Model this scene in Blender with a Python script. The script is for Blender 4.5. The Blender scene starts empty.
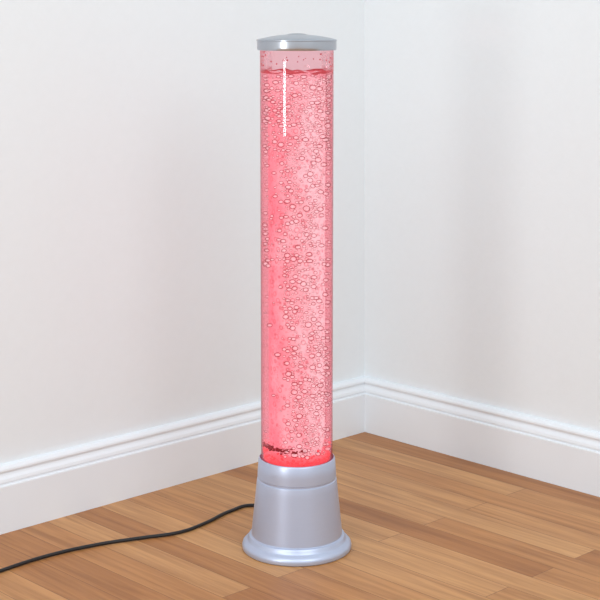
import bpy, bmesh, math, random
from mathutils import Vector
random.seed(7)
scene = bpy.context.scene
scene.view_settings.view_transform = 'Standard'
scene.view_settings.look = 'None'

# ---------------- helpers ----------------
def new_mat(name):
    m = bpy.data.materials.new(name); m.use_nodes = True
    nt = m.node_tree; nt.nodes.clear()
    return m, nt, nt.nodes, nt.links
def obj_from_bm(bm, name, mat=None, parent=None, smooth=False, loc=(0,0,0)):
    me = bpy.data.meshes.new(name); bm.to_mesh(me); bm.free()
    o = bpy.data.objects.new(name, me); scene.collection.objects.link(o)
    if mat: me.materials.append(mat)
    if smooth:
        for p in me.polygons: p.use_smooth = True
    o.location = loc
    if parent: o.parent = parent
    return o
def box(name, a, b, mat):
    bm = bmesh.new()
    bmesh.ops.create_cube(bm, size=1)
    for v in bm.verts:
        v.co = Vector([a[i] + (v.co[i]+.5)*(b[i]-a[i]) for i in range(3)])
    return obj_from_bm(bm, name, mat)
def lathe(name, prof, mat, parent, seg=128, closed=False, autosharp=35):
    bm = bmesh.new(); rings = []
    for r, z in prof:
        if r < 1e-6: rings.append([bm.verts.new((0,0,z))])
        else: rings.append([bm.verts.new((r*math.cos(2*math.pi*i/seg), r*math.sin(2*math.pi*i/seg), z)) for i in range(seg)])
    pairs = list(zip(rings, rings[1:]))
    if closed: pairs.append((rings[-1], rings[0]))
    for A, B in pairs:
        for i in range(seg):
            j = (i+1) % seg
            if len(A)==1 and len(B)==1: continue
            if len(A)==1: bm.faces.new((A[0], B[j], B[i]))
            elif len(B)==1: bm.faces.new((A[i], A[j], B[0]))
            else: bm.faces.new((A[i], A[j], B[j], B[i]))
    bmesh.ops.recalc_face_normals(bm, faces=bm.faces)
    for f in bm.faces: f.smooth = True
    for e in bm.edges:
        if len(e.link_faces)==2 and e.calc_face_angle(0) > math.radians(autosharp): e.smooth = False
    return obj_from_bm(bm, name, mat, parent)

# ---------------- materials ----------------
def wall_material():
    m, nt, N, L = new_mat("painted_wall")
    out = N.new('ShaderNodeOutputMaterial'); b = N.new('ShaderNodeBsdfPrincipled')
    b.inputs['Roughness'].default_value = .8
    tc = N.new('ShaderNodeTexCoord')
    n = N.new('ShaderNodeTexNoise'); n.inputs['Scale'].default_value = 90; n.inputs['Detail'].default_value = 4
    L.new(tc.outputs['Object'], n.inputs['Vector'])
    r = N.new('ShaderNodeValToRGB')
    r.color_ramp.elements[0].position=.3; r.color_ramp.elements[0].color=(.760,.808,.832,1)
    r.color_ramp.elements[1].position=.7; r.color_ramp.elements[1].color=(.770,.818,.842,1)
    L.new(n.outputs['Fac'], r.inputs['Fac']); L.new(r.outputs['Color'], b.inputs['Base Color'])
    bp = N.new('ShaderNodeBump'); bp.inputs['Strength'].default_value=.12; bp.inputs['Distance'].default_value=.002
    L.new(n.outputs['Fac'], bp.inputs['Height']); L.new(bp.outputs['Normal'], b.inputs['Normal'])
    L.new(b.outputs[0], out.inputs[0]); return m
def trim_material():
    m, nt, N, L = new_mat("white_gloss_trim")
    out = N.new('ShaderNodeOutputMaterial'); b = N.new('ShaderNodeBsdfPrincipled')
    b.inputs['Roughness'].default_value=.4
    tc = N.new('ShaderNodeTexCoord'); n = N.new('ShaderNodeTexNoise'); n.inputs['Scale'].default_value=20
    L.new(tc.outputs['Object'], n.inputs['Vector'])
    r = N.new('ShaderNodeValToRGB')
    r.color_ramp.elements[0].color=(.77,.82,.86,1); r.color_ramp.elements[1].color=(.80,.85,.89,1)
    L.new(n.outputs['Fac'], r.inputs['Fac']); L.new(r.outputs['Color'], b.inputs['Base Color'])
    L.new(b.outputs[0], out.inputs[0]); return m
def floor_material():
    m, nt, N, L = new_mat("oak_plank_floor")
    out = N.new('ShaderNodeOutputMaterial'); b = N.new('ShaderNodeBsdfPrincipled')
    tc = N.new('ShaderNodeTexCoord')
    mp = N.new('ShaderNodeMapping'); mp.inputs['Rotation'].default_value=(0,0,math.radians(90))
    L.new(tc.outputs['Object'], mp.inputs['Vector'])
    br = N.new('ShaderNodeTexBrick')
    br.offset=.37; br.offset_frequency=2
    br.inputs['Scale'].default_value=1
    br.inputs['Brick Width'].default_value=.62; br.inputs['Row Height'].default_value=.048
    br.inputs['Mortar Size'].default_value=.0005; br.inputs['Mortar Smooth'].default_value=.3
    br.inputs['Color1'].default_value=(0,0,0,1); br.inputs['Color2'].default_value=(1,1,1,1); br.inputs['Mortar'].default_value=(.5,.5,.5,1)
    L.new(mp.outputs[0], br.inputs['Vector'])
    sc = N.new('ShaderNodeVectorMath'); sc.operation='SCALE'; sc.inputs['Scale'].default_value=7
    L.new(br.outputs['Color'], sc.inputs[0])
    ad = N.new('ShaderNodeVectorMath'); ad.operation='ADD'
    L.new(mp.outputs[0], ad.inputs[0]); L.new(sc.outputs[0], ad.inputs[1])
    st = N.new('ShaderNodeMapping'); st.inputs['Scale'].default_value=(2.6,52,1)
    L.new(ad.outputs[0], st.inputs['Vector'])
    g = N.new('ShaderNodeTexNoise'); g.inputs['Scale'].default_value=1.6; g.inputs['Detail'].default_value=8; g.inputs['Roughness'].default_value=.62; g.inputs['Distortion'].default_value=.6
    L.new(st.outputs[0], g.inputs['Vector'])
    rp = N.new('ShaderNodeValToRGB')
    e = rp.color_ramp.elements
    e[0].position=.0; e[0].color=(.37,.155,.050,1); e[1].position=1; e[1].color=(.56,.300,.125,1)
    x = e.new(.5); x.color=(.475,.225,.082,1)
    L.new(br.outputs['Color'], rp.inputs['Fac'])
    gr = N.new('ShaderNodeValToRGB')
    gr.color_ramp.elements[0].position=.32; gr.color_ramp.elements[0].color=(.62,.53,.46,1)
    gr.color_ramp.elements[1].position=.62; gr.color_ramp.elements[1].color=(1.06,1.05,1.03,1)
    L.new(g.outputs['Fac'], gr.inputs['Fac'])
    mx = N.new('ShaderNodeMix'); mx.data_type='RGBA'; mx.blend_type='MULTIPLY'; mx.inputs['Factor'].default_value=.8
    L.new(rp.outputs['Color'], mx.inputs['A']); L.new(gr.outputs['Color'], mx.inputs['B'])
    m2 = N.new('ShaderNodeMix'); m2.data_type='RGBA'; 
    L.new(br.outputs['Fac'], m2.inputs['Factor']); L.new(mx.outputs['Result'], m2.inputs['A']); m2.inputs['B'].default_value=(.17,.07,.025,1)
    L.new(m2.outputs['Result'], b.inputs['Base Color'])
    b.inputs['Roughness'].default_value=.45; b.inputs['Specular IOR Level'].default_value=.3
    bp = N.new('ShaderNodeBump'); bp.inputs['Strength'].default_value=.2; bp.inputs['Distance'].default_value=.001; bp.invert=True
    L.new(br.outputs['Fac'], bp.inputs['Height']); L.new(bp.outputs['Normal'], b.inputs['Normal'])
    L.new(b.outputs[0], out.inputs[0]); return m
def metal_material(name, col, rough, metallic=.85):
    m, nt, N, L = new_mat(name)
    out = N.new('ShaderNodeOutputMaterial'); b = N.new('ShaderNodeBsdfPrincipled')
    b.inputs['Metallic'].default_value=metallic; b.inputs['Roughness'].default_value=rough
    tc = N.new('ShaderNodeTexCoord'); mp = N.new('ShaderNodeMapping'); mp.inputs['Scale'].default_value=(60,60,900)
    n = N.new('ShaderNodeTexNoise'); n.inputs['Scale'].default_value=1; n.inputs['Detail'].default_value=3
    L.new(tc.outputs['Object'], mp.inputs[0]); L.new(mp.outputs[0], n.inputs['Vector'])
    r = N.new('ShaderNodeValToRGB')
    r.color_ramp.elements[0].color=(col[0]*.95,col[1]*.95,col[2]*.95,1); r.color_ramp.elements[1].color=(*col,1)
    L.new(n.outputs['Fac'], r.inputs['Fac']); L.new(r.outputs['Color'], b.inputs['Base Color'])
    L.new(b.outputs[0], out.inputs[0]); return m
def tube_material():
    m, nt, N, L = new_mat("pink_tinted_acrylic")
    out = N.new('ShaderNodeOutputMaterial')
    lw = N.new('ShaderNodeLayerWeight'); lw.inputs['Blend'].default_value=.5
    r = N.new('ShaderNodeValToRGB')
    e=r.color_ramp.elements
    e[0].position=.5; e[0].color=(1,.75,.78,1); e[1].position=.97; e[1].color=(.84,.34,.39,1)  # lamp's pink glow put into the tint, darker red at grazing edges
    L.new(lw.outputs['Facing'], r.inputs['Fac'])
    t = N.new('ShaderNodeBsdfTransparent'); L.new(r.outputs['Color'], t.inputs['Color'])
    g = N.new('ShaderNodeBsdfGlossy'); g.inputs['Roughness'].default_value=.03; g.inputs['Color'].default_value=(1,.95,.96,1)
    fr = N.new('ShaderNodeFresnel'); fr.inputs['IOR'].default_value=1.49
    ml = N.new('ShaderNodeMath'); ml.operation='MULTIPLY'; ml.inputs[1].default_value=.65
    L.new(fr.outputs[0], ml.inputs[0])
    mx = N.new('ShaderNodeMixShader'); L.new(ml.outputs[0], mx.inputs[0]); L.new(t.outputs[0], mx.inputs[1]); L.new(g.outputs[0], mx.inputs[2])
    L.new(mx.outputs[0], out.inputs[0]); return m
def water_material():
    m, nt, N, L = new_mat("lit_pink_water")
    out = N.new('ShaderNodeOutputMaterial')
    t = N.new('ShaderNodeBsdfTransparent')
    L.new(t.outputs[0], out.inputs['Surface'])
    ab = N.new('ShaderNodeVolumeAbsorption'); ab.inputs['Color'].default_value=(0,0,0,1); ab.inputs['Density'].default_value=18
    em = N.new('ShaderNodeEmission'); em.inputs['Color'].default_value=(1,.34,.41,1); em.inputs['Strength'].default_value=18*.97
    a = N.new('ShaderNodeAddShader'); L.new(ab.outputs[0], a.inputs[0]); L.new(em.outputs[0], a.inputs[1])
    L.new(a.outputs[0], out.inputs['Volume']); return m
def core_material():
    m, nt, N, L = new_mat("glowing_bubble_plume")
    out = N.new('ShaderNodeOutputMaterial')
    tc = N.new('ShaderNodeTexCoord')
    n = N.new('ShaderNodeTexNoise'); n.inputs['Scale'].default_value=30; n.inputs['Detail'].default_value=5
    mp = N.new('ShaderNodeMapping'); mp.inputs['Scale'].default_value=(1,1,.6)
    L.new(tc.outputs['Object'], mp.inputs[0]); L.new(mp.outputs[0], n.inputs['Vector'])
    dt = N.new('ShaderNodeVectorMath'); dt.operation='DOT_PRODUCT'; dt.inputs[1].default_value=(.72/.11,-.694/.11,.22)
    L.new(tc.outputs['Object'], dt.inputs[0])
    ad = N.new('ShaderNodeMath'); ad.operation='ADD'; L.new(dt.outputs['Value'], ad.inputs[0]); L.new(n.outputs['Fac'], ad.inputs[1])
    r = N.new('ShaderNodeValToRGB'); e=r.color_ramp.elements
    e[0].position=.2; e[0].color=(1,.27,.34,1); e[1].position=.85; e[1].color=(1,.76,.80,1)  # light distribution painted into the emission: saturated side to pale side
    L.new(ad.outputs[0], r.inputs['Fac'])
    def rings(scale, lo, mid, hi, col):
        v = N.new('ShaderNodeTexVoronoi'); v.inputs['Scale'].default_value=scale
        L.new(tc.outputs['Object'], v.inputs['Vector'])
        r2 = N.new('ShaderNodeValToRGB'); e=r2.color_ramp.elements
        e[0].position=lo; e[0].color=(1,1,1,1); e[1].position=hi; e[1].color=(1,1,1,1)
        x=e.new(mid); x.color=col
        L.new(v.outputs['Distance'], r2.inputs['Fac']); return r2
    a1=rings(105,.22,.33,.42,(.75,.34,.38,1)); a2=rings(190,.2,.33,.45,(.9,.55,.58,1))
    mx = N.new('ShaderNodeMix'); mx.data_type='RGBA'; mx.blend_type='MULTIPLY'; mx.inputs['Factor'].default_value=.9
    L.new(r.outputs['Color'], mx.inputs['A']); L.new(a1.outputs['Color'], mx.inputs['B'])
    my = N.new('ShaderNodeMix'); my.data_type='RGBA'; my.blend_type='MULTIPLY'; my.inputs['Factor'].default_value=.7
    L.new(mx.outputs['Result'], my.inputs['A']); L.new(a2.outputs['Color'], my.inputs['B'])
    em = N.new('ShaderNodeEmission'); em.inputs['Strength'].default_value=1.12
    L.new(my.outputs['Result'], em.inputs['Color']); L.new(em.outputs[0], out.inputs[0]); return m
def bubble_material():
    m, nt, N, L = new_mat("air_bubble")
    out = N.new('ShaderNodeOutputMaterial')
    lw = N.new('ShaderNodeLayerWeight'); lw.inputs['Blend'].default_value=.5
    r = N.new('ShaderNodeValToRGB'); e=r.color_ramp.elements
    e[0].position=.0; e[0].color=(1,1,1,1); e[1].position=1; e[1].color=(.72,.30,.33,1)
    x=e.new(.4); x.color=(1,.95,.95,1); x=e.new(.6); x.color=(.52,.12,.16,1); x=e.new(.85); x.color=(.57,.15,.19,1)  # dark rim of each bubble painted in by viewing angle
    L.new(lw.outputs['Facing'], r.inputs['Fac'])
    t = N.new('ShaderNodeBsdfTransparent'); L.new(r.outputs['Color'], t.inputs['Color'])
    em = N.new('ShaderNodeEmission'); em.inputs['Color'].default_value=(1,.80,.83,1); em.inputs['Strength'].default_value=1.1  # painted highlight: pale glow in the centre of each bubble
    g = N.new('ShaderNodeValToRGB'); e=g.color_ramp.elements
    e[0].position=.06; e[0].color=(.42,.42,.42,1); e[1].position=.34; e[1].color=(0,0,0,1)
    L.new(lw.outputs['Facing'], g.inputs['Fac'])
    mx = N.new('ShaderNodeMixShader'); L.new(g.outputs['Color'], mx.inputs[0])
    L.new(t.outputs[0], mx.inputs[1]); L.new(em.outputs[0], mx.inputs[2])
    L.new(mx.outputs[0], out.inputs[0]); return m
def simple(name, col, rough, emis=None, es=0):
    m, nt, N, L = new_mat(name)
    out = N.new('ShaderNodeOutputMaterial'); b = N.new('ShaderNodeBsdfPrincipled')
    tc=N.new('ShaderNodeTexCoord'); n=N.new('ShaderNodeTexNoise'); n.inputs['Scale'].default_value=150
    L.new(tc.outputs['Object'], n.inputs['Vector'])
    r=N.new('ShaderNodeValToRGB'); r.color_ramp.elements[0].color=(col[0]*.6,col[1]*.6,col[2]*.6,1); r.color_ramp.elements[1].color=(*col,1)
    L.new(n.outputs['Fac'], r.inputs['Fac']); L.new(r.outputs['Color'], b.inputs['Base Color'])
    b.inputs['Roughness'].default_value=rough
    if emis:
        b.inputs['Emission Color'].default_value=(*emis,1); b.inputs['Emission Strength'].default_value=es
    L.new(b.outputs[0], out.inputs[0]); return m

M_wall=wall_material(); M_trim=trim_material(); M_floor=floor_material()

# ---------------- room (corner of baseboards at origin, room is x<0, y<0) ----------------
T=.016
box("floor", (-4,-4,-.05), (.12,.12,0), M_floor)
box("wall_left", (-4,T,0), (.12,.12,2.4), M_wall)
box("wall_right", (T,-4,0), (.12,T,2.4), M_wall)
prof=[(0,0),(.016,0),(.016,.0655),(.0155,.067),(.0125,.0675),(.0125,.0695),(.0135,.0715),(.0125,.0755),(.0095,.0795),(.0080,.0825),(.0078,.0835),(.0098,.0842),(.0105,.0865),(.0100,.089),(.0075,.0925),(.004,.0938),(0,.094)]
def baseboard(name, left):
    bm=bmesh.new(); A=[];B=[]
    for o,z in prof:
        c=T-o
        if left: A.append(bm.verts.new((-4,c,z))); B.append(bm.verts.new((c,c,z)))
        else:    A.append(bm.verts.new((c,-4,z))); B.append(bm.verts.new((c,c,z)))
    n=len(prof)
    for i in range(n):
        j=(i+1)%n; bm.faces.new((A[i],A[j],B[j],B[i]))
    bm.faces.new(A); bm.faces.new(B)
    bmesh.ops.recalc_face_normals(bm, faces=bm.faces)
    return obj_from_bm(bm, name, M_trim)
baseboard("baseboard_left", True); baseboard("baseboard_right", False)

# ---------------- lamp ----------------
K=.001385
def Z(y): return (547-y)*K
lamp=bpy.data.objects.new("bubble_lamp", None); scene.collection.objects.link(lamp)
lamp.location=(-.481,-.327,0)
M_metal=metal_material("brushed_silver_base",(.49,.55,.70),.36,.55)
M_cap=metal_material("silver_cap",(.44,.47,.52),.28,.9)

def P(lst): return [(r*K, Z(y)) for r,y in lst]
base=lathe("base", P([(0,547),(53,547),(54.3,546),(54.6,543.5),(54,541),(52,539),(49.8,538),(49,537.2),(48.6,535),(47.5,533.2),(46.0,532.8),(45.4,532.2),
      (45.2,530),(44.8,526),(42.6,505),(40.6,486),(39.9,479),(39.6,477.5),(38.7,476.8),(38.7,475.4),(39.3,474.8),(39.0,468),(38.3,458),(37.6,456.4),(36.9,456),(36.9,460),(0,460)]),
      M_metal, lamp)
cap=lathe("cap", P([(0,50),(36.6,50),(39.2,50),(39.6,49),(39.8,47.5),(39.8,41.0),(40.3,40.6),(40.3,39.8),(39.4,39.2),(34,37.8),(26,36.2),(18,35.1),(10,34.4),(8,33.6),(4,33.2),(0,33.1)]), M_cap, lamp)
M_tube=tube_material()
R0=36.9*K; R1=35.7*K
zb=Z(459.5); zt=Z(50)
lathe("tube", [(R1,zb),(R0,zt)], M_tube, lamp, 160)
def rad(z): return R1+(R0-R1)*(z-zb)/(zt-zb)
zw=Z(71.5); z0=Z(458)
def ring_w(k,z): return (rad(z)*k, z)
lathe("water", [(0,z0),ring_w(.97,z0),ring_w(.97,zw),(0,zw-.0005)], water_material(), lamp, 128)
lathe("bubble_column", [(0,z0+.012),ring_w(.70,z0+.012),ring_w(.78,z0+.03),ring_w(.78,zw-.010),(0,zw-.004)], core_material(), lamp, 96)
# meniscus ring, slightly wavy
M_dark=simple("dark_red_waterline",(.55,.10,.12),.3,(.7,.06,.08),.3)
bm=bmesh.new(); seg=160; tor=[]
for i in range(seg):
    a=2*math.pi*i/seg
    wz=zw+.0007*math.sin(5*a+1)+.0005*math.sin(11*a)+.0003*math.sin(23*a+2)
    th=.0015+.0009*math.sin(7*a)+.0005*math.sin(17*a+1)
    rr=rad(zw)*.975
    tor.append([bm.verts.new(((rr+.0007*math.cos(b))*math.cos(a),(rr+.0007*math.cos(b))*math.sin(a),wz+th*math.sin(b))) for b in [k*math.pi/3 for k in range(6)]])
for i in range(seg):
    for k in range(6):
        bm.faces.new((tor[i][k],tor[(i+1)%seg][k],tor[(i+1)%seg][(k+1)%6],tor[i][(k+1)%6]))
bmesh.ops.recalc_face_normals(bm, faces=bm.faces)
obj_from_bm(bm,"waterline",M_dark,lamp,True)

# bubbles
tb=bmesh.new(); bmesh.ops.create_icosphere(tb, subdivisions=3, radius=1)
SV=[v.co.copy() for v in tb.verts]; SF=[[v.index for v in f.verts] for f in tb.faces]; tb.free()
def spheres(name, items, mat):
    vs=[];fs=[]
    for c,s in items:
        o=len(vs)
        for v in SV: vs.append((c[0]+v.x*s[0],c[1]+v.y*s[1],c[2]+v.z*s[2]))
        for f in SF: fs.append([i+o for i in f])
    me=bpy.data.meshes.new(name); me.from_pydata(vs,[],fs); me.materials.append(mat)
    for p in me.polygons: p.use_smooth=True
    o=bpy.data.objects.new(name,me); scene.collection.objects.link(o); o.parent=lamp; return o
items=[]; n=0; cells={}
clusters=[(random.uniform(0,2*math.pi), random.uniform(z0+.02,zw-.01)) for _ in range(220)]
while len(items)<3600 and n<170000:
    n+=1
    if random.random()<.6:
        ca,cz=random.choice(clusters); a=ca+random.gauss(0,.20); z=cz+random.gauss(0,.011)
    else:
        a=random.uniform(0,2*math.pi); z=random.uniform(z0+.012,zw-.004)
    if not (z0+.01<z<zw-.004): continue
    s=(.72*math.cos(a)-.694*math.sin(a))
    h=(z-z0)/(zw-z0)
    centre=.08+.12*math.sin(h*9)+.20*(1-h)
    w=.85 if h>.8 else .52
    p=math.exp(-((s-centre)/w)**4) + .05
    if s<-.40 and h<.5: p*=.10
    if random.random()>p: continue
    r=random.choice([.0009,.0012,.0015,.0018,.0022,.0026,.0031,.0037,.0042])*random.uniform(.88,1.12)
    lo=rad(z)*.79+r; hi=rad(z)*.965-r*1.1
    rho=random.uniform(lo,hi) if hi>lo else hi
    c=Vector((rho*math.cos(a),rho*math.sin(a),z))
    key=(math.floor(c.x/.009),math.floor(c.y/.009),math.floor(c.z/.009)); bad=False
    for dx in (-1,0,1):
        for dy in (-1,0,1):
            for dz in (-1,0,1):
                for c2,r2 in cells.get((key[0]+dx,key[1]+dy,key[2]+dz),[]):
                    if (c-c2).length<(r+r2)*.82: bad=True
    if bad: continue
    cells.setdefault(key,[]).append((c,r))
    items.append((c,(r*1.08,r*1.08,r*random.uniform(.62,.9))))
print("bubbles",len(items))
spheres("bubbles",items,bubble_material())
items=[]
for i in range(26):
    a=random.uniform(0,2*math.pi); z=random.uniform(zw+.004,zt-.003); r=random.uniform(.0005,.0013); rr=rad(z)*.985
    items.append(((rr*math.cos(a),rr*math.sin(a),z),(r,r,r)))
M_red=simple("red_bead",(.85,.12,.14),.25,(1,.10,.13),.5)
spheres("droplets",items,M_dark)
lathe("led_plate",[(0,z0+.001),ring_w(.93,z0+.001),ring_w(.93,z0+.005),ring_w(.6,z0+.008),(0,z0+.008)],M_red,lamp,96)
items=[];dk=[]
for i in range(240):
    a=random.uniform(0,2*math.pi); z=z0+.003+abs(random.gauss(0,.006)); r=random.uniform(.001,.0024); rr=rad(z)*random.uniform(.86,.935)
    items.append(((rr*math.cos(a),rr*math.sin(a),z),(r,r,r*.7)))
for i in range(130):
    a=random.gauss(math.radians(190),.42); z=Z(442)+random.gauss(0,.0016); r=random.uniform(.0006,.0015); rr=rad(z)*random.uniform(.90,.945)
    dk.append(((rr*math.cos(a),rr*math.sin(a),z),(r*1.5,r*1.5,r*.6)))
spheres("red_beads",items,M_red)
spheres("dark_seal",dk,simple("dark_seal_red",(.20,.012,.018),.3,(.42,.01,.03),.28))

# power cord
pts=[(-.4408,-.2771,.010),(-.4066,-.2128,.004),(-.4136,-.1595,.0027),(-.4551,-.1568,.0027),(-.5151,-.1707,.0027),(-.5648,-.1746,.0027),(-.6205,-.1542,.0027),
     (-.6751,-.1345,.0027),(-.7491,-.1215,.0027),(-.8294,-.124,.0027),(-.925,-.1353,.0027),(-1.1,-.15,.0027),(-1.35,-.12,.0027)]
cu=bpy.data.curves.new("power_cord",'CURVE'); cu.dimensions='3D'; cu.bevel_depth=.0024; cu.bevel_resolution=5; cu.resolution_u=16
sp=cu.splines.new('BEZIER'); sp.bezier_points.add(len(pts)-1)
for b,p in zip(sp.bezier_points,pts):
    b.co=(p[0]+.481,p[1]+.327,p[2]); b.handle_left_type=b.handle_right_type='AUTO'
cu.materials.append(simple("black_rubber",(.008,.008,.009),.5))
co=bpy.data.objects.new("power_cord",cu); scene.collection.objects.link(co); co.parent=lamp

# ---------------- light ----------------
w=bpy.data.worlds.new("World"); scene.world=w; w.use_nodes=True
w.node_tree.nodes['Background'].inputs[0].default_value=(.92,.965,1,1)
w.node_tree.nodes['Background'].inputs[1].default_value=1.04
def area(name,loc,target,size,sy,power,col=(1,1,1)):
    l=bpy.data.lights.new(name,'AREA'); l.shape='RECTANGLE'; l.size=size; l.size_y=sy; l.energy=power; l.color=col
    o=bpy.data.objects.new(name,l); scene.collection.objects.link(o); o.location=loc
    o.rotation_euler=(Vector(target)-Vector(loc)).to_track_quat('-Z','Y').to_euler()
area("softbox_left",(-3.2,-1.4,2.2),(-.3,-.2,.3),1.8,1.8,24,(.95,.98,1))
area("softbox_right",(-1.4,-3.2,2.2),(-.2,-.3,.3),1.8,1.8,26,(.95,.98,1))
area("tube_highlight_light",(-2.46,-.607,.51),(-.481,-.327,.6),.30,.20,5.0)  # added light, placed so its reflection draws a highlight on the tube

# ---------------- camera ----------------
cam=bpy.data.cameras.new("camera"); cam.sensor_width=36; cam.lens=88.2; cam.shift_y=-280/600
c=bpy.data.objects.new("camera",cam); scene.collection.objects.link(c)
c.location=(-1.891,-1.796,.73); c.rotation_euler=(math.radians(90),0,math.radians(-43.95))
scene.camera=c
